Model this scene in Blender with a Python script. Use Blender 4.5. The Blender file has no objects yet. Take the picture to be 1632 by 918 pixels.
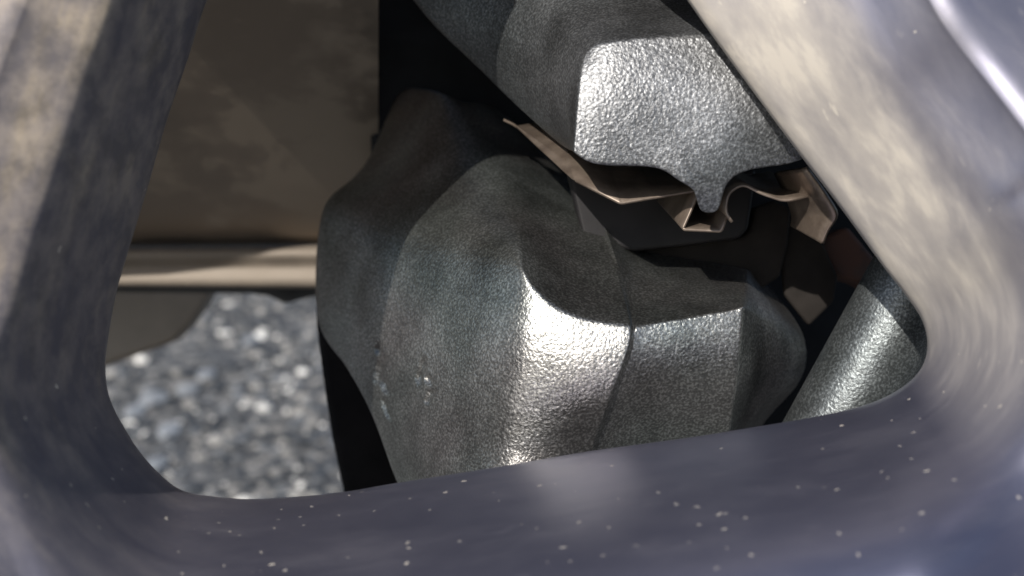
import bpy, bmesh, math, random
from mathutils import Vector, Matrix, noise
random.seed(7)
R = math.radians
scn = bpy.context.scene
C = scn.collection

# ---------------------------------------------------------------- camera
F = 1970.0                      # focal length in photo pixels (1632 wide)
CAM = Vector((0, 0, 0.32))
PITCH = R(15)
RIGHT = Vector((1, 0, 0))
FWD = Vector((0, math.cos(PITCH), -math.sin(PITCH)))
UP = Vector((0, math.sin(PITCH), math.cos(PITCH)))
def P(px, py, d):
    """a photo pixel and the distance of the surface it shows -> a point"""
    return CAM + FWD*d + RIGHT*((px-816)/F*d) + UP*((459-py)/F*d)
cam = bpy.data.cameras.new('camera'); camo = bpy.data.objects.new('camera', cam); C.objects.link(camo)
camo.location = CAM; camo.rotation_euler = (R(90)-PITCH, 0, 0)
cam.sensor_width = 36; cam.lens = 36*F/1632; cam.clip_start = 0.01; cam.clip_end = 2000
cam.dof.use_dof = True; cam.dof.focus_distance = 0.178; cam.dof.aperture_fstop = 20
scn.camera = camo
# ---------------------------------------------------------------- sky, sun, exposure
SUN_C = (-0.40, 0.44, -1.0)     # towards the sun, in right / up / forward
sd = (RIGHT*SUN_C[0] + UP*SUN_C[1] + FWD*SUN_C[2]).normalized()
elev = math.asin(sd.z); azim = math.atan2(sd.x, sd.y)
w = bpy.data.worlds.new('World'); scn.world = w; w.use_nodes = True
nt = w.node_tree; bg = nt.nodes['Background']
sky = nt.nodes.new('ShaderNodeTexSky'); sky.sky_type = 'NISHITA'; sky.sun_disc = False
sky.sun_elevation = elev; sky.sun_rotation = azim
nt.links.new(sky.outputs[0], bg.inputs[0]); bg.inputs[1].default_value = 0.11
sun = bpy.data.lights.new('sun', 'SUN'); sun.energy = 4.2; sun.angle = R(0.53); sun.color = (1, 0.95, 0.87)
suno = bpy.data.objects.new('sun', sun); C.objects.link(suno)
suno.rotation_euler = (-sd).to_track_quat('-Z', 'Y').to_euler(); suno.location = (0, -1, 2)
scn.view_settings.view_transform = 'Standard'; scn.view_settings.look = 'None'
scn.view_settings.exposure = 0.5; scn.view_settings.gamma = 1

# ---------------------------------------------------------------- materials
def mat(name):
    m = bpy.data.materials.new(name); m.use_nodes = True
    return m, m.node_tree, m.node_tree.nodes['Principled BSDF']
def N(nt, t, **kw):
    n = nt.nodes.new(t)
    for k, v in kw.items():
        if k in n.inputs.keys(): n.inputs[k].default_value = v
        else: setattr(n, k, v)
    return n
def ramp(nt, src, stops):
    r = nt.nodes.new('ShaderNodeValToRGB')
    e = r.color_ramp.elements
    while len(e) < len(stops): e.new(0.5)
    for el, (p, c) in zip(e, stops):
        el.position = p; el.color = (c, c, c, 1) if not isinstance(c, tuple) else (*c, 1)
    nt.links.new(src, r.inputs[0]); return r.outputs[0]
def mix(nt, fac, a, b):
    m = nt.nodes.new('ShaderNodeMix'); m.data_type = 'RGBA'
    L = nt.links
    for s, v in ((m.inputs['Factor'], fac), (m.inputs['A'], a), (m.inputs['B'], b)):
        if isinstance(v, (tuple, list)): s.default_value = (*v, 1)
        elif isinstance(v, (int, float)): s.default_value = v
        else: L.new(v, s)
    return m.outputs['Result']
def coords(nt, scale=(1, 1, 1)):
    g = nt.nodes.new('ShaderNodeNewGeometry'); mp = nt.nodes.new('ShaderNodeMapping')
    mp.inputs['Scale'].default_value = scale
    nt.links.new(g.outputs['Position'], mp.inputs['Vector']); return mp.outputs[0]

def cast_iron(name, col, metallic=0.75, rough=0.42, grain=1.0, tintamt=0.02):
    m, nt, b = mat(name); L = nt.links
    v = coords(nt)
    n1 = N(nt, 'ShaderNodeTexNoise', Scale=2100.0, Detail=2.0, Roughness=0.6); L.new(v, n1.inputs[0])
    n2 = N(nt, 'ShaderNodeTexNoise', Scale=90.0, Detail=4.0, Roughness=0.6); L.new(v, n2.inputs[0])
    n3 = N(nt, 'ShaderNodeTexVoronoi', Scale=2000.0); L.new(v, n3.inputs['Vector'])
    c = mix(nt, ramp(nt, n2.outputs[0], [(0.35, 0.0), (0.68, 1.0)]), tuple(x*0.72 for x in col), tuple(min(1, x*1.25) for x in col))
    n4 = N(nt, 'ShaderNodeTexNoise', Scale=28.0, Detail=2.0); L.new(v, n4.inputs[0])
    tint = ramp(nt, n4.outputs[0], [(0.38, (1.0+tintamt, 1.0-tintamt*0.5, 1.0-tintamt*0.3)), (0.62, (1.0-tintamt*0.7, 1.0+tintamt*0.2, 1.0))])
    n5 = N(nt, 'ShaderNodeTexNoise', Scale=2700.0, Detail=1.0); L.new(v, n5.inputs[0])
    flake = ramp(nt, n5.outputs[0], [(0.36, 0.68), (0.5, 0.93), (0.66, 1.6)])
    mf = N(nt, 'ShaderNodeVectorMath', operation='MULTIPLY'); L.new(tint, mf.inputs[0]); L.new(flake, mf.inputs[1])
    mu = N(nt, 'ShaderNodeVectorMath', operation='MULTIPLY'); L.new(c, mu.inputs[0]); L.new(mf.outputs[0], mu.inputs[1])
    L.new(mu.outputs[0], b.inputs['Base Color'])
    b.inputs['Metallic'].default_value = metallic
    rr = nt.nodes.new('ShaderNodeMapRange'); rr.inputs['To Min'].default_value = rough-0.08; rr.inputs['To Max'].default_value = rough+0.12
    L.new(n2.outputs[0], rr.inputs['Value']); L.new(rr.outputs[0], b.inputs['Roughness'])
    add = N(nt, 'ShaderNodeMath', operation='MULTIPLY_ADD'); L.new(n3.outputs['Distance'], add.inputs[0]); add.inputs[1].default_value = -0.35
    L.new(n1.outputs[0], add.inputs[2])
    bp = N(nt, 'ShaderNodeBump', Strength=0.34*grain, Distance=0.00034); L.new(add.outputs[0], bp.inputs['Height'])
    L.new(bp.outputs[0], b.inputs['Normal'])
    return m

def paint(name, col, dust, dustcol=(0.36, 0.31, 0.25), rough=0.33, specks=1.0, stretch=(1, 1, 1), metallic=0.85, attr=False, dim_dustcol=(0.20, 0.165, 0.125), film_stops=((0.32, 0.6), (0.5, 0.8), (0.68, 1.15))):
    """glossy wheel paint with a film of road dust and pale specks"""
    m, nt, b = mat(name); L = nt.links
    v = coords(nt, stretch)
    v0 = coords(nt)
    if attr:
        af = nt.nodes.new('ShaderNodeAttribute'); af.attribute_name = 'flow'; v = af.outputs['Vector']
    n1 = N(nt, 'ShaderNodeTexNoise', Scale=125.0, Detail=6.0, Roughness=0.62, Distortion=0.15); L.new(v, n1.inputs[0])
    n2 = N(nt, 'ShaderNodeTexNoise', Scale=260.0, Detail=3.0, Roughness=0.6); L.new(v, n2.inputs[0])
    film = ramp(nt, n1.outputs[0], list(film_stops))
    fine = ramp(nt, n2.outputs[0], [(0.5, 0.0), (0.72, 1.0)])
    mx0 = N(nt, 'ShaderNodeMath', operation='MAXIMUM'); L.new(film, mx0.inputs[0]); L.new(fine, mx0.inputs[1])
    mx = N(nt, 'ShaderNodeMath', operation='MULTIPLY', use_clamp=True); L.new(mx0.outputs[0], mx.inputs[0]); mx.inputs[1].default_value = dust
    if attr:
        at = nt.nodes.new('ShaderNodeAttribute'); at.attribute_name = 'dust'; L.new(at.outputs['Fac'], mx.inputs[1])
    # specks: cells with a random switch so that they stay sparse and unequal
    vo = N(nt, 'ShaderNodeTexVoronoi', Scale=520.0, Randomness=1.0)
    wob = N(nt, 'ShaderNodeTexNoise', Scale=900.0, Detail=1.0); L.new(v0, wob.inputs[0])
    wa = N(nt, 'ShaderNodeVectorMath', operation='MULTIPLY_ADD'); L.new(wob.outputs['Color'], wa.inputs[0]); wa.inputs[1].default_value = (0.0011,)*3; L.new(v0, wa.inputs[2]); L.new(wa.outputs[0], vo.inputs['Vector'])
    sep = nt.nodes.new('ShaderNodeSeparateColor'); L.new(vo.outputs['Color'], sep.inputs[0])
    rad = N(nt, 'ShaderNodeMath', operation='MULTIPLY'); L.new(sep.outputs[1], rad.inputs[0]); rad.inputs[1].default_value = 0.19
    inside = N(nt, 'ShaderNodeMath', operation='LESS_THAN'); L.new(vo.outputs['Distance'], inside.inputs[0]); L.new(rad.outputs[0], inside.inputs[1])
    some = N(nt, 'ShaderNodeMath', operation='LESS_THAN'); L.new(sep.outputs[0], some.inputs[0]); some.inputs[1].default_value = 0.2*specks
    if attr:
        a2 = nt.nodes.new('ShaderNodeAttribute'); a2.attribute_name = 'specks'; L.new(a2.outputs['Fac'], some.inputs[1])
    sp0 = N(nt, 'ShaderNodeMath', operation='MULTIPLY'); L.new(inside.outputs[0], sp0.inputs[0]); L.new(some.outputs[0], sp0.inputs[1])
    thin = nt.nodes.new('ShaderNodeMapRange'); thin.inputs['To Min'].default_value = 0.12; thin.inputs['To Max'].default_value = 0.75; L.new(sep.outputs[2], thin.inputs['Value'])
    sp = N(nt, 'ShaderNodeMath', operation='MULTIPLY'); L.new(sp0.outputs[0], sp.inputs[0]); L.new(thin.outputs[0], sp.inputs[1])
    if attr:
        ag = nt.nodes.new('ShaderNodeAttribute'); ag.attribute_name = 'dim_dust'
        n6 = N(nt, 'ShaderNodeTexNoise', Scale=210.0, Detail=5.0, Roughness=0.65); L.new(v0, n6.inputs[0])
        dim_mottle = mix(nt, ramp(nt, n6.outputs[0], [(0.40, 0.0), (0.62, 1.0)]), tuple(q*0.72 for q in dim_dustcol), tuple(q*1.55 for q in dim_dustcol))
        dustcol = mix(nt, ag.outputs['Fac'], dustcol, dim_mottle)
    c = mix(nt, mx.outputs[0], col, dustcol)
    vo2 = N(nt, 'ShaderNodeTexVoronoi', Scale=1150.0, Randomness=1.0); L.new(wa.outputs[0], vo2.inputs['Vector'])
    sep2 = nt.nodes.new('ShaderNodeSeparateColor'); L.new(vo2.outputs['Color'], sep2.inputs[0])
    in2 = N(nt, 'ShaderNodeMath', operation='LESS_THAN'); L.new(vo2.outputs['Distance'], in2.inputs[0]); in2.inputs[1].default_value = 0.24
    so2 = N(nt, 'ShaderNodeMath', operation='LESS_THAN'); L.new(sep2.outputs[0], so2.inputs[0]); so2.inputs[1].default_value = 0.10*specks
    if attr:
        h2 = N(nt, 'ShaderNodeMath', operation='MULTIPLY'); L.new(a2.outputs['Fac'], h2.inputs[0]); h2.inputs[1].default_value = 0.09; L.new(h2.outputs[0], so2.inputs[1])
    sm2 = N(nt, 'ShaderNodeMath', operation='MULTIPLY'); L.new(in2.outputs[0], sm2.inputs[0]); L.new(so2.outputs[0], sm2.inputs[1])
    sm3 = N(nt, 'ShaderNodeMath', operation='MULTIPLY'); L.new(sm2.outputs[0], sm3.inputs[0]); sm3.inputs[1].default_value = 0.5
    spm = N(nt, 'ShaderNodeMath', operation='MAXIMUM'); L.new(sp.outputs[0], spm.inputs[0]); L.new(sm3.outputs[0], spm.inputs[1]); sp = spm
    c = mix(nt, sp.outputs[0], c, (0.62, 0.56, 0.47)); L.new(c, b.inputs['Base Color'])
    tot = N(nt, 'ShaderNodeMath', operation='MAXIMUM'); L.new(mx.outputs[0], tot.inputs[0]); L.new(sp.outputs[0], tot.inputs[1])
    mr = nt.nodes.new('ShaderNodeMapRange'); mr.inputs['To Min'].default_value = metallic; mr.inputs['To Max'].default_value = 0.0
    L.new(tot.outputs[0], mr.inputs['Value']); L.new(mr.outputs[0], b.inputs['Metallic'])
    mr = nt.nodes.new('ShaderNodeMapRange'); mr.inputs['To Min'].default_value = rough; mr.inputs['To Max'].default_value = 0.8
    L.new(tot.outputs[0], mr.inputs['Value']); L.new(mr.outputs[0], b.inputs['Roughness'])
    bp = N(nt, 'ShaderNodeBump', Strength=0.12, Distance=0.0005); L.new(n1.outputs[0], bp.inputs['Height']); L.new(bp.outputs[0], b.inputs['Normal'])
    return m

def plain(name, col, rough=0.6, metallic=0.0, var=0.25, scale=120.0, bump=0.15, rust=None, spec=0.5):
    m, nt, b = mat(name); L = nt.links
    v = coords(nt)
    n1 = N(nt, 'ShaderNodeTexNoise', Scale=scale, Detail=5.0, Roughness=0.6); L.new(v, n1.inputs[0])
    c = mix(nt, ramp(nt, n1.outputs[0], [(0.35, 0.0), (0.65, 1.0)]), tuple(x*(1-var) for x in col), tuple(x*(1+var) for x in col))
    if rust:
        n2 = N(nt, 'ShaderNodeTexNoise', Scale=scale*0.6, Detail=6.0, Roughness=0.7); L.new(v, n2.inputs[0])
        c = mix(nt, ramp(nt, n2.outputs[0], [(0.5, 0.0), (0.6, 1.0)]), c, rust)
    L.new(c, b.inputs['Base Color'])
    b.inputs['Roughness'].default_value = rough; b.inputs['Metallic'].default_value = metallic; b.inputs['Specular IOR Level'].default_value = spec
    bp = N(nt, 'ShaderNodeBump', Strength=bump, Distance=0.0005); L.new(n1.outputs[0], bp.inputs['Height']); L.new(bp.outputs[0], b.inputs['Normal'])
    return m

M = {}
M['caliper'] = cast_iron('cast_caliper_coating', (0.235, 0.237, 0.228), metallic=0.94, rough=0.37, tintamt=0.06)
M['bracket'] = cast_iron('cast_bracket_coating', (0.135, 0.141, 0.145), metallic=0.82, rough=0.43, grain=0.9)
M['zinc'] = cast_iron('zinc_coating', (0.12, 0.132, 0.135), rough=0.44, grain=0.8)
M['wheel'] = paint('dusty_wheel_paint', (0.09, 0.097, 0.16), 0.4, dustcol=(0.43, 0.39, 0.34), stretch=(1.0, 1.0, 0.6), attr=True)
M['barrel'] = paint('barrel_paint', (0.225, 0.183, 0.145), 0.6, dustcol=(0.35, 0.285, 0.215), specks=0.0, rough=0.36, stretch=(0.3, 0.25, 0.3), film_stops=((0.45, 0.15), (0.52, 0.35), (0.56, 0.9)))
M['lip'] = paint('rim_lip_paint', (0.13, 0.11, 0.09), 0.5, dustcol=(0.23, 0.19, 0.15), specks=0.0, rough=0.5, metallic=0.5)
M['rubber'] = plain('tyre_rubber', (0.012, 0.012, 0.012), 0.8)
M['panel'] = plain('brown_panel_colour', (0.19, 0.16, 0.13), 0.6, var=0.08)
M['black'] = plain('dark_backing_black', (0.010, 0.010, 0.011), 0.7, spec=0.2)
M['pad'] = plain('dark_pad_steel', (0.012, 0.011, 0.012), 0.6, spec=0.2)
M['fric'] = plain('pad_friction', (0.018, 0.0155, 0.014), 0.85, spec=0.1)
M['rust'] = plain('rusted_steel', (0.05, 0.028, 0.022), 0.8, rust=(0.07, 0.03, 0.02))
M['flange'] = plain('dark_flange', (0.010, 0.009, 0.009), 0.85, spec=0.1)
def clip_mat():
    m, nt, b = mat('bronzed_spring_steel'); L = nt.links
    v = coords(nt); n1 = N(nt, 'ShaderNodeTexNoise', Scale=220.0, Detail=5.0, Roughness=0.65); L.new(v, n1.inputs[0])
    L.new(mix(nt, ramp(nt, n1.outputs[0], [(0.35, 0.0), (0.7, 1.0)]), (0.10, 0.076, 0.06), (0.21, 0.168, 0.135)), b.inputs['Base Color'])
    b.inputs['Metallic'].default_value = 0.5; b.inputs['Roughness'].default_value = 0.42
    bp = N(nt, 'ShaderNodeBump', Strength=0.15, Distance=0.0003); L.new(n1.outputs[0], bp.inputs['Height']); L.new(bp.outputs[0], b.inputs['Normal'])
    return m
M['clip'] = clip_mat()

# ---------------------------------------------------------------- object helpers
def thing(name, label, cat, base, group=None):
    o = bpy.data.objects.new(name, None); C.objects.link(o); o.location = base; o.empty_display_size = 0.01
    o['label'] = label; o['category'] = cat
    if group: o['group'] = group
    return o
def wloc(o):
    v = Vector(o.location)
    return v + wloc(o.parent) if o.parent else v
def obj(name, verts, faces, m, parent=None, smooth=True, mods=()):
    """one mesh object; its verts are given in world space"""
    base = wloc(parent) if parent else Vector((0, 0, 0))
    me = bpy.data.meshes.new(name)
    me.from_pydata([tuple(Vector(v)-base) for v in verts], [], faces); me.update()
    bm = bmesh.new(); bm.from_mesh(me); bmesh.ops.recalc_face_normals(bm, faces=bm.faces); bm.to_mesh(me); bm.free()
    if smooth: me.polygons.foreach_set('use_smooth', [True]*len(me.polygons))
    me.materials.append(m)
    o = bpy.data.objects.new(name, me); C.objects.link(o)
    if parent: o.parent = parent
    return o
def tag(o, label, cat, kind=None):
    o['label'] = label; o['category'] = cat
    if kind: o['kind'] = kind
    return o
def subsurf(o, n):
    s = o.modifiers.new('s', 'SUBSURF'); s.levels = n; s.render_levels = n
_tex = {}
def displace(o, scale, strength):
    k = scale
    if k not in _tex:
        t = bpy.data.textures.new('cast_lumps', 'CLOUDS'); t.noise_scale = scale; t.noise_depth = 2; _tex[k] = t
    d = o.modifiers.new('d', 'DISPLACE'); d.texture = _tex[k]; d.strength = strength; d.mid_level = 0.5; d.texture_coords = 'GLOBAL'
def bevel(o, wd, seg=3):
    b = o.modifiers.new('b', 'BEVEL'); b.width = wd; b.segments = seg; b.limit_method = 'ANGLE'; b.angle_limit = R(30)
def prism(name, pts, d0, d1, m, parent=None, bev=0.0006):
    """a plate: outline in pixels seen at distance d0, thickness going back to d1"""
    a = [P(x, y, d0) for x, y in pts]
    b = [p + FWD*(d1-d0) for p in a]
    n = len(a)
    faces = [list(range(n)), list(range(2*n-1, n-1, -1))] + [[i, (i+1) % n, n+(i+1) % n, n+i] for i in range(n)]
    o = obj(name, a+b, faces, m, parent, smooth=False)
    if bev: bevel(o, bev)
    return o
def cage(name, cols, m, parent, creases=(), back=0.03, level=4, skip=(), disp=(0.0011, 0.00007), bcrease=0.55, bdir=None):
    """a cast block: columns of (px,py,d) rows (None where absent) form its front; the border is carried back into a solid"""
    idx = {}; verts = []
    for c, col in enumerate(cols):
        for r, p in enumerate(col):
            if p is None: continue
            idx[(c, r)] = len(verts); verts.append(P(*p))
    faces = []; cr = {}
    for c in range(len(cols)-1):
        for r in range(len(cols[c])-1):
            k = [(c, r), (c, r+1), (c+1, r+1), (c+1, r)]
            if all(q in idx for q in k) and (c, r) not in skip: faces.append([idx[q] for q in k])
    for (c0, r0, c1, r1, val) in creases:
        cr[frozenset((idx[(c0, r0)], idx[(c1, r1)]))] = val
    cnt = {}
    for f in faces:
        for i in range(4):
            e = (f[i], f[(i+1) % 4]); k = frozenset(e); cnt.setdefault(k, []).append(e)
    bord = [v[0] for v in cnt.values() if len(v) == 1]
    bk = {}; bk2 = {}
    for a, b in bord:
        for q in (a, b):
            if q not in bk:
                bk[q] = len(verts); verts.append(verts[q] + (bdir or FWD)*(back*0.4))
                bk2[q] = len(verts); verts.append(verts[q] + (bdir or FWD)*back)
    for a, b in bord:
        faces.append([b, a, bk[a], bk[b]]); faces.append([bk[b], bk[a], bk2[a], bk2[b]])
    o = obj(name, verts, faces, m, parent)
    me = o.data
    at = me.attributes.new('crease_edge', 'FLOAT', 'EDGE')
    bset = {frozenset(e) for e in bord}
    for i, e in enumerate(me.edges):
        k = frozenset(e.vertices)
        at.data[i].value = cr.get(k, bcrease if k in bset else 0.0)
    subsurf(o, level)
    if disp: displace(o, disp[0], disp[1])
    return o

# ---------------------------------------------------------------- ground
def ground_mat():
    m, nt, b = mat('asphalt'); L = nt.links
    v = coords(nt)
    vo = N(nt, 'ShaderNodeTexVoronoi', Scale=110.0); L.new(v, vo.inputs['Vector'])
    n1 = N(nt, 'ShaderNodeTexNoise', Scale=9.0, Detail=5.0); L.new(v, n1.inputs[0])
    sep = nt.nodes.new('ShaderNodeSeparateColor'); L.new(vo.outputs['Color'], sep.inputs[0])
    c1 = ramp(nt, sep.outputs[0], [(0.0, (0.018, 0.019, 0.02)), (0.6, (0.06, 0.06, 0.06)), (1.0, (0.24, 0.225, 0.205))])
    c = mix(nt, ramp(nt, n1.outputs[0], [(0.4, 0.0), (0.65, 0.5)]), c1, (0.07, 0.073, 0.08))
    L.new(c, b.inputs['Base Color']); b.inputs['Roughness'].default_value = 0.9
    bp = N(nt, 'ShaderNodeBump', Strength=0.7, Distance=0.004, invert=True); L.new(vo.outputs['Distance'], bp.inputs['Height']); L.new(bp.outputs[0], b.inputs['Normal'])
    return m
g = obj('ground', [(-300, -300, 0), (300, -300, 0), (300, 300, 0), (-300, 300, 0)], [[0, 1, 2, 3]], ground_mat(), smooth=False)
tag(g, 'coarse sunlit grey asphalt below and beyond the wheel', 'ground', 'structure')

def stones():
    bm = bmesh.new(); bmesh.ops.create_icosphere(bm, subdivisions=1, radius=1)
    bv = [v.co.copy() for v in bm.verts]; bf = [[v.index for v in f.verts] for f in bm.faces]; bm.free()
    verts = []; faces = []; cols = []
    rnd = random.Random(3)
    for i in range(13000):
        x = rnd.uniform(-0.62, 0.10); y = rnd.uniform(0.5, 1.75)
        # patches worn smooth and patches where the stones stand out
        wv = noise.noise(Vector((x*9, y*6, 0)))
        if wv < -0.22 and rnd.random() < 0.75: continue
        r = rnd.choice((0.0025, 0.0035, 0.0045, 0.006, 0.0075))*rnd.uniform(0.5, 0.85)
        s = Vector((r*rnd.uniform(0.8, 1.35), r*rnd.uniform(0.8, 1.35), r*rnd.uniform(0.55, 0.85)))
        a = rnd.uniform(0, 6.28); ca, sa = math.cos(a), math.sin(a)
        k = len(verts)
        for v in bv:
            q = Vector((v.x*s.x, v.y*s.y, v.z*s.z))*rnd.uniform(0.82, 1.12)
            verts.append((x+q.x*ca-q.y*sa, y+q.x*sa+q.y*ca, q.z+s.z*0.15))
        faces += [[k+j for j in f] for f in bf]
        t = rnd.random()
        if t < 0.40: c = (0.03, 0.033, 0.038)
        elif t < 0.72: c = (0.10, 0.104, 0.11)
        elif t < 0.94: c = (0.22, 0.21, 0.195)
        else: c = (0.62, 0.60, 0.56)
        f = rnd.uniform(0.75, 1.3)
        cols += [(*(min(0.8, q*f) for q in c), 1)]*len(bv)
    # a few broad worn bluish stones
    for px, py, r in ((245, 640, .016), (300, 625, .013), (215, 660, .012), (270, 690, .013), (250, 745, .011), (330, 600, .011), (400, 545, .011)):
        ray = (P(px, py, 1.0)-CAM); t = -CAM.z/ray.z; c0 = CAM+ray*t; k = len(verts)
        for v in bv:
            q = v*rnd.uniform(0.8, 1.15); verts.append((c0.x+q.x*r*0.8, c0.y+q.y*r*1.2, q.z*r*0.3+0.002))
        faces += [[k+j for j in f] for f in bf]
        fz = rnd.uniform(.85, 1.1); cols += [(*(fz*z for z in (0.185, 0.193, 0.203)), 1)]*len(bv)
    m, nt, b = mat('asphalt_aggregate')
    at = nt.nodes.new('ShaderNodeAttribute'); at.attribute_name = 'stone_colour'
    nt.links.new(at.outputs['Color'], b.inputs['Base Color']); b.inputs['Roughness'].default_value = 0.62
    me = bpy.data.meshes.new('asphalt_stones'); me.from_pydata(verts, [], faces); me.update()
    ca = me.color_attributes.new('stone_colour', 'FLOAT_COLOR', 'POINT')
    ca.data.foreach_set('color', [q for c in cols for q in c])
    me.materials.append(m)
    o = bpy.data.objects.new('asphalt_stones', me); C.objects.link(o)
    tag(o, 'grey and pale aggregate stones standing out of the sunlit asphalt', 'stones', 'stuff')
stones()

# ---------------------------------------------------------------- the wheel
wheel = thing('alloy_wheel', 'dusty grey painted alloy wheel with a three sided opening framed by spokes', 'wheel', P(816, 760, 0.15))
loop_key = [(620, -420), (560, -350), (480, -240), (375, -90), (330, 0), (300, 92), (265, 195), (235, 300), (206, 395), (186, 465), (173, 535), (168, 590),
            (176, 637), (202, 688), (237, 737), (285, 779), (340, 791), (420, 795), (540, 785), (630, 770), (800, 743), (940, 719), (1100, 697), (1200, 681),
            (1300, 664), (1380, 645), (1432, 621), (1466, 590), (1478, 552), (1469, 510), (1440, 466), (1410, 428), (1340, 332), (1275, 247), (1200, 146),
            (1130, 50), (1095, 0), (1060, -50), (945, -215), (880, -320), (800, -420)]
def catmull(pts, n):
    out = []
    for i in range(len(pts)-1):
        p0 = Vector(pts[max(i-1, 0)]); p1 = Vector(pts[i]); p2 = Vector(pts[i+1]); p3 = Vector(pts[min(i+2, len(pts)-1)])
        for j in range(n):
            t = j/n
            out.append(0.5*((2*p1)+(-p0+p2)*t+(2*p0-5*p1+4*p2-p3)*t*t+(-p0+3*p1-3*p2+p3)*t*t*t))
    out.append(Vector(pts[-1])); return out
NS = 6
loop = catmull(loop_key, NS)
# smooth outward normals in the picture plane of the opening
nrm = []
for i in range(len(loop)):
    a = loop[max(i-4, 0)]; b = loop[min(i+4, len(loop)-1)]
    t = (b-a).normalized(); nrm.append(Vector((-t.y, t.x)))
# width (px at the opening) of the sloping wall before it rolls over to the outer face; depth of that roll
ctl = [(0, 150, .138), (4, 150, .138), (9, 160, .137), (12, 210, .130), (16, 330, .122), (22, 330, .121), (25, 320, .122), (27, 245, .134), (29, 225, .139), (33, 215, .1465), (36, 270, .1505), (40, 300, .154)]
def wall(i):
    k = i/NS
    for a, b in zip(ctl, ctl[1:]):
        if k <= b[0]:
            t = (k-a[0])/(b[0]-a[0]); t = t*t*(3-2*t)
            return a[1]+(b[1]-a[1])*t, a[2]+(b[2]-a[2])*t
    return ctl[-1][1:]
D0 = 0.164
def cvx(i):
    k = i/NS
    return 1.25 + 0.75*max(0, min(1, (k-12)/5))*max(0, min(1, (29-k)/4))
verts = []; flow = []; ncol = None; arc = 0.0
for i, (p, n) in enumerate(zip(loop, nrm)):
    wd, dr = wall(i)
    prof = [(330, .1662), (120, .1665), (30, .1665), (6, .1662), (0.5, .1655), (0, .1645), (1.5, .1630), (6, .1610)]
    for j in range(1, 13):                               # the sloping wall, slightly hollow
        t = j/12
        prof.append((6+(wd-6)*t, .1610+(dr-.1610)*(1-(1-t)**cvx(i))))
    for j in range(1, 9):                                # the roll-over
        t = j/8; a = t*R(82)
        prof.append((wd+(140 if i < 11*NS else 140-70*min(1, (i-11*NS)/(3*NS)) if i < 20*NS else 70+35*max(0, min(1, (i-24*NS)/(4*NS))))*math.sin(a)*0.9, dr-0.0042*(math.sin(a)*0.75+0.25*t)))
    e = prof[-1]
    for off, dd in ((40, .0001), (90, .0012), (160, .0035), (320, .011), (520, .022)): prof.append((e[0]+off, e[1]+dd))
    ncol = len(prof)
    if i: arc += (loop[i]-loop[i-1]).length/F*D0
    for off, d in prof:
        flow.append((arc*0.5, off/F*D0*1.2, d))
        q = p + n*off
        v = P(q.x, q.y, D0)                              # ray through that pixel ...
        ray = (v-CAM)/D0
        verts.append(CAM + ray*d)                        # ... met at the wall's own depth
faces = []
for i in range(len(loop)-1):
    for j in range(ncol-1):
        faces.append([i*ncol+j, i*ncol+j+1, (i+1)*ncol+j+1, (i+1)*ncol+j])
whole = bpy.data.meshes.new('tmp'); whole.from_pydata(verts, [], faces); whole.update()
vn = [v.normal.copy() for v in whole.vertices]
wb = Vector(wheel.location)
def speck_at(i):
    k = i/NS
    return 0.03 if k < 11 else 0.03+0.2*(k-11)/6 if k < 17 else 0.25 if k < 26 else 0.25-0.21*min(1, (k-26)/3)
def dust_shade_at(i, j):
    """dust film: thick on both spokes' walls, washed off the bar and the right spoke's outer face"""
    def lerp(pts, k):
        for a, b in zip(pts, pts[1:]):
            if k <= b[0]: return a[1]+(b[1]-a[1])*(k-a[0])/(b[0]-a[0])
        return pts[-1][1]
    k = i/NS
    wall_ = lerp([(0, .8), (9, .75), (13, .55), (17, .2), (23, .13), (26.2, .16), (27.2, .5), (29.5, 1.0), (40, 1.15)], k)  # low middle values put the bar's shade into the dust film
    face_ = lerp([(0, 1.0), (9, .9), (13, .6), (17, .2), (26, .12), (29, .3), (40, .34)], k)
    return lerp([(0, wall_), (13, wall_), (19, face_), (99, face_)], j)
def section(name, i0, i1, m, label):
    me = bpy.data.meshes.new(name)
    vs = [v-wb for v in verts[i0*ncol:(i1+1)*ncol]]
    fs = [[i*ncol+j, i*ncol+j+1, (i+1)*ncol+j+1, (i+1)*ncol+j] for i in range(i1-i0) for j in range(ncol-1)]
    me.from_pydata(vs, [], fs); me.update()
    me.polygons.foreach_set('use_smooth', [True]*len(me.polygons))
    me.normals_split_custom_set_from_vertices(vn[i0*ncol:(i1+1)*ncol])
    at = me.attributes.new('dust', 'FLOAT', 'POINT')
    at.data.foreach_set('value', [dust_shade_at((i0*ncol+q)//ncol, q % ncol) for q in range(len(vs))])
    af = me.attributes.new('flow', 'FLOAT_VECTOR', 'POINT')
    af.data.foreach_set('vector', [q for f in flow[i0*ncol:(i1+1)*ncol] for q in f])
    ag = me.attributes.new('dim_dust', 'FLOAT', 'POINT')
    ag.data.foreach_set('value', [max(0.0, min(1.0, 1-((i0*ncol+q)//ncol/NS-12)/6)) for q in range(len(vs))])  # mottled dust made darker on the left spoke, standing in for weaker sun
    a2 = me.attributes.new('specks', 'FLOAT', 'POINT')
    a2.data.foreach_set('value', [speck_at((i0*ncol+q)//ncol) for q in range(len(vs))])
    me.materials.append(m); o = bpy.data.objects.new(name, me); C.objects.link(o); o.parent = wheel; o['label'] = label
iL, iR = 14*NS, 26*NS
section('spoke', 0, iL, M['wheel'], 'grey spoke with beige dust beside the brown barrel')
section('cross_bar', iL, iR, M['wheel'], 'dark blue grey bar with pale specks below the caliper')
section('spoke', iR, len(loop)-1, M['wheel'], 'pale grey streaked spoke with a white glint')
bpy.data.meshes.remove(whole)

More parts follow.
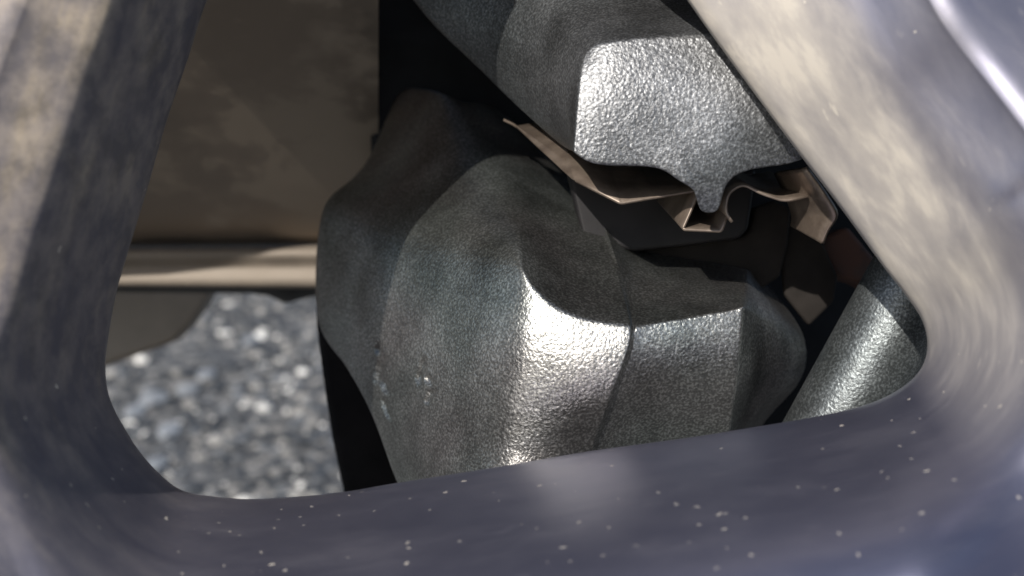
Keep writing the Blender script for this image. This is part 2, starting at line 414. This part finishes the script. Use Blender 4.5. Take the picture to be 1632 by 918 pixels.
# the barrel behind the opening and its inner lip
def sweep(name, left, right, m, parent, xs=(-270, 603), nx=60, bow=4):
    vs = []; n = len(left)
    for i in range(nx+1):
        t = i/nx; x = xs[0]+(xs[1]-xs[0])*t; b = (-bow if x > 170 else -bow+((170-x)/300)**2*40)
        for (yl, dl), (yr, dr) in zip(left, right):
            vs.append(P(x, yl+(yr-yl)*t+b, dl+(dr-dl)*t))
    fs = [[i*n+j, i*n+j+1, (i+1)*n+j+1, (i+1)*n+j] for i in range(nx) for j in range(n-1)]
    return obj(name, vs, fs, m, parent)
left = [(-560, .166), (-200, .19), (0, .215), (150, .242), (260, .264), (350, .287), (385, .297), (396, .301)]
right = [(-560, .166), (-200, .19), (0, .215), (150, .242), (260, .264), (345, .287), (378, .297), (388, .301)]
# give it wall thickness by returning above itself
barrel = sweep('barrel', left + [(396-60, .306), (100, .262), (-560, .175)], right + [(388-60, .306), (100, .262), (-560, .175)], M['barrel'], wheel)
barrel['label'] = 'smooth brown inner barrel of the wheel'
arch = [P(x, y, d) for x in (150, 900, 1300, 1700, 2100) for y, d in ((-290, .262), (-480, .205), (-600, .168), (-640, .168), (-380, .268))]  # unseen cover added to keep sun and sky off the brake
ao = obj('barrel', arch, [[i*5+j, i*5+j+1, (i+1)*5+j+1, (i+1)*5+j] for i in range(4) for j in range(4)], M['barrel'], wheel); ao['label'] = 'unseen upper arch of the wheel barrel, added to shade the brake'
lipL = [(380, .3045), (396, .3045), (399, .303), (403, .3005), (409, .299), (418, .2985), (425, .2995), (431, .3012), (436, .3015), (443, .3008), (451, .3005), (456, .3015), (458, .306), (440, .312), (380, .312)]
lipR = [(372, .3045), (388, .3045), (392, .303), (395, .3005), (400, .299), (409, .2985), (417, .2995), (424, .3012), (432, .3015), (444, .3008), (457, .3005), (462, .3015), (464, .306), (446, .312), (372, .312)]
lip = sweep('lip', lipL, lipR, M['lip'], barrel); lip['label'] = 'pale beige ridged inner lip'
# tyre: black rubber bulging just past the lip
ts = []
xs = [-260, 0, 150, 200, 300, 400, 425, 440, 452, 465, 480, 500, 560, 660]
ys = [465, 465, 465, 466, 467, 468, 471, 477, 483, 482, 477, 473, 472, 472]
n = 7
for x, y in zip(xs, ys):
    for k in range(n):
        a = k/(n-1)
        ts.append(P(x, y-46+46*math.sin(a*R(90)) - (3 if k == 0 else 0), .316+.022*(1-math.cos(a*R(90)))))
    for k in range(3): ts.append(P(x, y-8-30*k, .345+.008*k))
n += 3
tf = [[i*n+j, i*n+j+1, (i+1)*n+j+1, (i+1)*n+j] for i in range(len(xs)-1) for j in range(n-1)]
tag(obj('tyre', ts, tf, M['rubber']), 'black tyre rubber showing as a thin dark line under the rim lip', 'tyre')

# plain brown plate for the smooth area beyond the lip
pn = prism('brown_panel', [(60, 440), (352, 440), (334, 468), (318, 494), (300, 518), (276, 542), (246, 555), (215, 565), (168, 582), (60, 610)], .375, .385, M['panel'], None, 0.0015)
tag(pn, 'smooth dark brown panel between the rim lip and the sunlit asphalt', 'panel')

# ---------------------------------------------------------------- black plate standing in for the dark hollow behind the brake
backing = prism('dark_backing', [(585, -440), (585, 0), (588, 165), (592, 300), (590, 520), (640, 900), (1800, 900), (1800, -440)], .255, .259, M['black'], None, 0.0012)
tag(backing, 'black shield plate standing in for deep shade behind the caliper', 'backing')

# ---------------------------------------------------------------- brake caliper
cal = thing('brake_caliper', 'large rough cast grey brake caliper with rounded facets and glinting edge', 'caliper', P(850, 800, .19))
rows = 9
Lc = [(632, 138, .240), (598, 240, .233), (560, 290, .221), (516, 312, .216), (505, 370, .217), (500, 450, .217), (505, 530, .214), None, None]
Mc = [(665, 140, .203), (650, 250, .202), (628, 320, .200), (612, 365, .198), (606, 430, .196), (604, 500, .194), (545, 575, .205), (600, 665, .196), (640, 815, .194)]
# the left facet ends in a slanted edge: that edge is the Mc column from row 6 on
Nc = [(700, 143, .1985), (712, 250, .196), (712, 335, .192), (706, 385, .190), (702, 440, .1885), (700, 530, .187), (690, 620, .1865), (695, 710, .186), (705, 815, .184)]
Qc = [(735, 165, .199), (790, 268, .192), (828, 345, .185), (828, 390, .180), (825, 428, .1758), (803, 540, .1742), (790, 640, .1752), (788, 725, .1770), (792, 815, .1735)]
A1 = [(762, 160, .205), (832, 262, .199), (872, 343, .191), (876, 415, .1835), (865, 478, .1742), (860, 560, .1728), (848, 640, .1738), (842, 722, .1764), (842, 815, .1742)]
A2 = [(790, 172, .209), (882, 278, .203), (917, 345, .195), (932, 438, .185), (926, 511, .1736), (924, 565, .1726), (907, 638, .1734), (892, 715, .1768), (884, 805, .177)]
Gc = [(815, 190, .212), (918, 292, .206), (955, 352, .197), (985, 440, .185), (1006, 518, .1736), (1003, 553, .1728), (974, 628, .1738), (945, 705, .1782), (920, 800, .181)]
for r in (4, 5, 6, 7):
    Gc[r] = (*Gc[r][:2], Gc[r][2]-.0012); A2[r] = (*A2[r][:2], A2[r][2]-.0007)
H_ = [None, None] + [(x+7, y+2, d+(.0011 if k < 4 else .0019)) for k, (x, y, d) in enumerate(Gc[2:])]
Hx = [None, None, (1002, 398, .2015), (1020, 446, .189), (1035, 516, .1738), (1034, 555, .1732), (1010, 632, .1764), (985, 708, .1817), (960, 800, .186)]
B1 = [None, None, (1060, 408, .202), (1075, 452, .190), (1100, 505, .1742), (1096, 553, .1738), (1083, 630, .1776), (1068, 703, .1845), (1050, 800, .189)]
B2 = [None, None, (1190, 428, .202), (1190, 458, .190), (1184, 489, .1748), (1178, 550, .1746), (1170, 625, .1782), (1161, 695, .1845), (1148, 800, .189)]
Kc = [None, None, (1216, 443, .204), (1252, 487, .2), (1283, 528, .199), (1291, 572, .199), (1274, 622, .2), (1205, 676, .202), (1168, 800, .205)]
Kc = [q and (q[0], q[1], q[2]+.011) for q in Kc]
Lc = [q and (q[0], q[1], q[2]+.014) for q in Lc]
Mc = [(x, y, d+(.011 if r != 6 else .012)) for r, (x, y, d) in enumerate(Mc)]
Nc = [(x, y, d+.0032) for x, y, d in Nc]
for col in (Mc, Nc, Qc, A1, A2, Gc):
    for r, dz in ((0, .026), (1, .015), (2, .005)): col[r] = (col[r][0], col[r][1], col[r][2]+dz)
cols = [Lc, Mc, Nc, Qc, A1, A2, Gc, H_, Hx, B1, B2, Kc]
cre = []
for c in range(3, 6): cre.append((c, 4, c+1, 4, 0.72))
for c in range(7, 10): cre.append((c, 4, c+1, 4, 0.8))
for r in range(2, 8): cre += [(6, r, 6, r+1, 0.9), (7, r, 7, r+1, 0.9)]
for r in range(4, 8): cre.append((10, r, 10, r+1, 1.0))
for r in range(2, 4): cre += [(10, r, 10, r+1, 0.7), (3, r, 3, r+1, 0.5)]
for r in range(2, 6): cre.append((1, r, 1, r+1, .55))
body = cage('body', cols, M['caliper'], cal, cre, back=0.028, level=5, bcrease=0.8)
# torn pits left by the mould on the lower left face, pressed into the finished surface
bpy.context.view_layer.update()
dg = bpy.context.evaluated_depsgraph_get()
pm = bpy.data.meshes.new_from_object(body.evaluated_get(dg)); body.modifiers.clear(); body.data = pm
pits = [(606, 590, 7, 26, .25), (614, 614, 6, 18, -.4), (616, 650, 6, 22, -.3), (672, 594, 7, 26, .15), (684, 606, 5, 14, -.5), (686, 630, 6, 16, .4), (603, 556, 4, 12, 0)]
cb = Vector(cal.location)
import numpy as np
co = np.empty(len(pm.vertices)*3, dtype=np.float32); pm.vertices.foreach_get('co', co); co = co.reshape(-1, 3)+np.array(cb-CAM)
dd = co @ np.array(FWD); pxs = 816+F*(co @ np.array(RIGHT))/dd; pys = 459-F*(co @ np.array(UP))/dd
for vi in np.nonzero((pxs > 585) & (pxs < 710) & (pys > 530) & (pys < 690))[0]:
    v = pm.vertices[int(vi)]; px = float(pxs[vi]); py = float(pys[vi])
    if v.normal.dot(FWD) > 0: continue
    dep = 0.0
    for cx, cy, w_, h_, rot in pits:
        dx = (px-cx)*math.cos(rot)+(py-cy)*math.sin(rot); dy = -(px-cx)*math.sin(rot)+(py-cy)*math.cos(rot)
        r2 = (dx/w_)**2+(dy/h_)**2 + 0.5*noise.noise(Vector((px*.11, py*.11, 1)))
        dep += max(0, 1-r2)*0.0008 - 0.00012*math.exp(-((r2-1.5)/0.5)**2)
    v.co += FWD*dep
pm.update()
# thin dark wall behind the slanted edge
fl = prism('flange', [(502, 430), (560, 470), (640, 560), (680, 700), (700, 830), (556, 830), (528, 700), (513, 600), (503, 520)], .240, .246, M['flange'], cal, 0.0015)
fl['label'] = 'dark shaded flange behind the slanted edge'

# ---------------------------------------------------------------- caliper bracket (upper block)
brk = thing('caliper_bracket', 'pale grey cast block with bright squared face above the spring clip', 'bracket', P(1050, 300, .18))
S_ = [(560, -130, .213), (655, 0, .211), (692, 46, .209), (752, 100, .206), (830, 178, .200), (903, 240, .190), None]
E0 = [(760, -130, .204), (800, 0, .197), (850, 62, .191), (862, 110, .188), (884, 180, .1835), (914, 243, .180), None]
E_ = [(860, -130, .198), (895, 0, .186), (932, 78, .1705), (922, 118, .1690), (917, 180, .1684), (913, 244, .1684), None]
F1 = [(910, -130, .199), (940, 0, .186), (957, 65, .1690), (962, 120, .1680), (962, 180, .1678), (944, 271, .1684), None]
F2 = [(1000, -130, .199), (1030, 0, .186), (1042, 56, .1690), (1045, 120, .1678), (1045, 190, .1677), (1052, 263, .1684), None]
F2b = [(1060, -130, .199), (1070, 0, .186), (1084, 54, .1690), (1084, 120, .1678), (1084, 200, .1677), (1077, 291, .1684), None]
F3a = [(1100, -130, .199), (1110, -2, .186), (1122, 52, .1690), (1118, 120, .1678), (1115, 210, .1677), (1110, 302, .1686), (1110, 342, .1710)]
F3b = [(1140, -130, .199), (1150, -4, .186), (1160, 50, .1690), (1158, 120, .1678), (1155, 210, .1677), (1151, 296, .1688), (1150, 344, .1716)]
F4 = [(1200, -130, .199), (1205, -6, .186), (1215, 48, .1690), (1215, 120, .1678), (1212, 200, .1680), (1188, 268, .1700), None]
F5 = [(1300, -130, .199), (1310, -6, .186), (1315, 46, .1690), (1315, 120, .1678), (1312, 200, .1682), (1290, 266, .1705), None]
cre = []
for r in range(2, 5): cre.append((2, r, 2, r+1, 0.6))
for c in range(2, 9): cre.append((c, 2, c+1, 2, 0.6))
cage('block', [S_, E0, E_, F1, F2, F2b, F3a, F3b, F4, F5], M['bracket'], brk, cre, back=0.024, level=5, bcrease=0.93, bdir=FWD+UP*0.5+RIGHT*0.2)

# ---------------------------------------------------------------- spring clip
clip = thing('spring_clip', 'thin bronze coloured folded spring clip hooked under the pale cast block', 'clip', P(1100, 380, .18))
DV = RIGHT*(-0.0012) + UP*0.0054 + FWD*0.020
def arm_dir(x):
    t = max(0, min(1, (x-1000)/85)); t = t*t*(3-2*t)
    u = max(0, min(1, (x-878)/28))
    return (RIGHT*(-0.0012) + UP*(0.003+0.0082*u-0.0058*t) + FWD*0.020)*(0.12+0.88*u)
def strip(name, pts, m, parent, vec, n=4, thick=0.0004, sm=3):
    if sm > 1: pts = [tuple(q) for q in catmull(pts, sm)]
    a = [P(*p) for p in pts]; k = len(a); vs = []
    vl = [vec(p[0]) if callable(vec) else vec for p in pts]
    for j in range(n+1): vs += [p + v_*(j/n) for p, v_ in zip(a, vl)]
    fs = [[j*k+i, j*k+i+1, (j+1)*k+i+1, (j+1)*k+i] for j in range(n) for i in range(k-1)]
    o = obj(name, vs, fs, m, parent)
    s = o.modifiers.new('t', 'SOLIDIFY'); s.thickness = thick; s.offset = 0
    return o
def rnd_poly(pts, d, r):
    """polyline with rounded corners"""
    out = [(*pts[0], d)]
    for a, b, c in zip(pts, pts[1:], pts[2:]):
        a, b, c = Vector(a), Vector(b), Vector(c)
        p = b + (a-b).normalized()*min(r, (a-b).length*0.45); q = b + (c-b).normalized()*min(r, (c-b).length*0.45)
        for t in (0, .25, .5, .75, 1):
            w_ = p*(1-t)**2 + b*2*t*(1-t) + q*t*t; out.append((w_.x, w_.y, d))
    out.append((*pts[-1], d)); return out
def arm_depth(pts):      # the free end of the arm runs in behind the cast block
    return [(x, y, d + 0.030*max(0, min(1, (935-x)/120))) for x, y, d in pts]
strip('spring_arm', arm_depth(rnd_poly([(803, 191), (820, 199), (912, 286), (990, 325), (1045, 315), (1116, 303), (1088, 366), (1150, 369), (1160, 340)], .1765, 5)), M['clip'], clip, arm_dir, sm=1)
strip('hook', rnd_poly([(1167, 354), (1156, 338), (1160, 308), (1184, 293), (1212, 308), (1250, 321), (1288, 314)], .1755, 12), M['clip'], clip, DV, sm=1)
inner = [(1236, 275, .182), (1248, 300, .183), (1256, 318, .183), (1262, 336, .184), (1264, 350, .185), (1262, 360, .186)]
outer = [(1286, 267, .1735), (1310, 300, .1735), (1319, 314, .1735), (1334, 342, .174), (1320, 366, .175), (1311, 388, .176)]
inner = catmull(inner, 4); outer = catmull(outer, 4)
vs = []; k = 6
for a, b in zip(inner, outer):
    for j in range(k): q = a.lerp(b, j/(k-1)); q.z -= 0.0012*math.sin(j/(k-1)*math.pi); vs.append(P(*q))
tb = obj('tab', vs, [[i*k+j, i*k+j+1, (i+1)*k+j+1, (i+1)*k+j] for i in range(len(inner)-1) for j in range(k-1)], M['clip'], clip)
s = tb.modifiers.new('t', 'SOLIDIFY'); s.thickness = 0.0006; s.offset = 0

# ---------------------------------------------------------------- brake pad in the dark gap
pad = thing('brake_pad', 'dark brake pad with stepped plate in the gap under the spring clip', 'brake pad', P(1120, 430, .2))
bp_ = prism('backing_plate', [(900, 250), (1205, 270), (1198, 330), (1192, 366), (1178, 380), (1080, 392), (1010, 400), (930, 380)], .197, .203, M['pad'], pad)
fr = prism('friction_block', [(960, 400), (1020, 396), (1090, 388), (1184, 378), (1197, 364), (1203, 330), (1236, 318), (1262, 330), (1256, 390), (1244, 440), (1200, 470), (960, 450)], .2035, .214, M['fric'], pad)
sh = prism('shim', [(1240, 330), (1270, 345), (1312, 385), (1336, 440), (1330, 480), (1290, 520), (1250, 470), (1244, 400)], .206, .2075, M['fric'], pad)
rust = prism('knuckle_arm', [(1302, 392), (1322, 372), (1352, 360), (1470, 500), (1420, 480), (1372, 452), (1330, 440)], .212, .222, M['rust'], None, 0.001)
tag(rust, 'rusty red brown arm edge in shade beside the spring clip tab', 'arm')

# ---------------------------------------------------------------- zinc grey tube at the right corner
def tube(name, a, b, r0, r1, m, parent=None, n=40, rings=14):
    a = Vector(a); b = Vector(b); ax = (b-a).normalized(); u = ax.orthogonal().normalized(); v = ax.cross(u)
    vs = []
    for i in range(rings+1):
        t = i/rings; c = a.lerp(b, t); r = r0+(r1-r0)*t
        for j in range(n):
            q = j/n*2*math.pi; vs.append(c+(u*math.cos(q)+v*math.sin(q))*r)
    fs = [[i*n+j, i*n+(j+1) % n, (i+1)*n+(j+1) % n, (i+1)*n+j] for i in range(rings) for j in range(n)]
    fs += [list(range(n)), [rings*n+j for j in range(n)]]
    return obj(name, vs, fs, m, parent)
tb = tube('steel_tube', P(1495, 380, .186), P(1295, 740, .190), .0070, .0070, M['zinc'])
tag(tb, 'zinc grey steel tube slanting behind the right corner of the opening', 'tube')
bevel(tb, .0005)
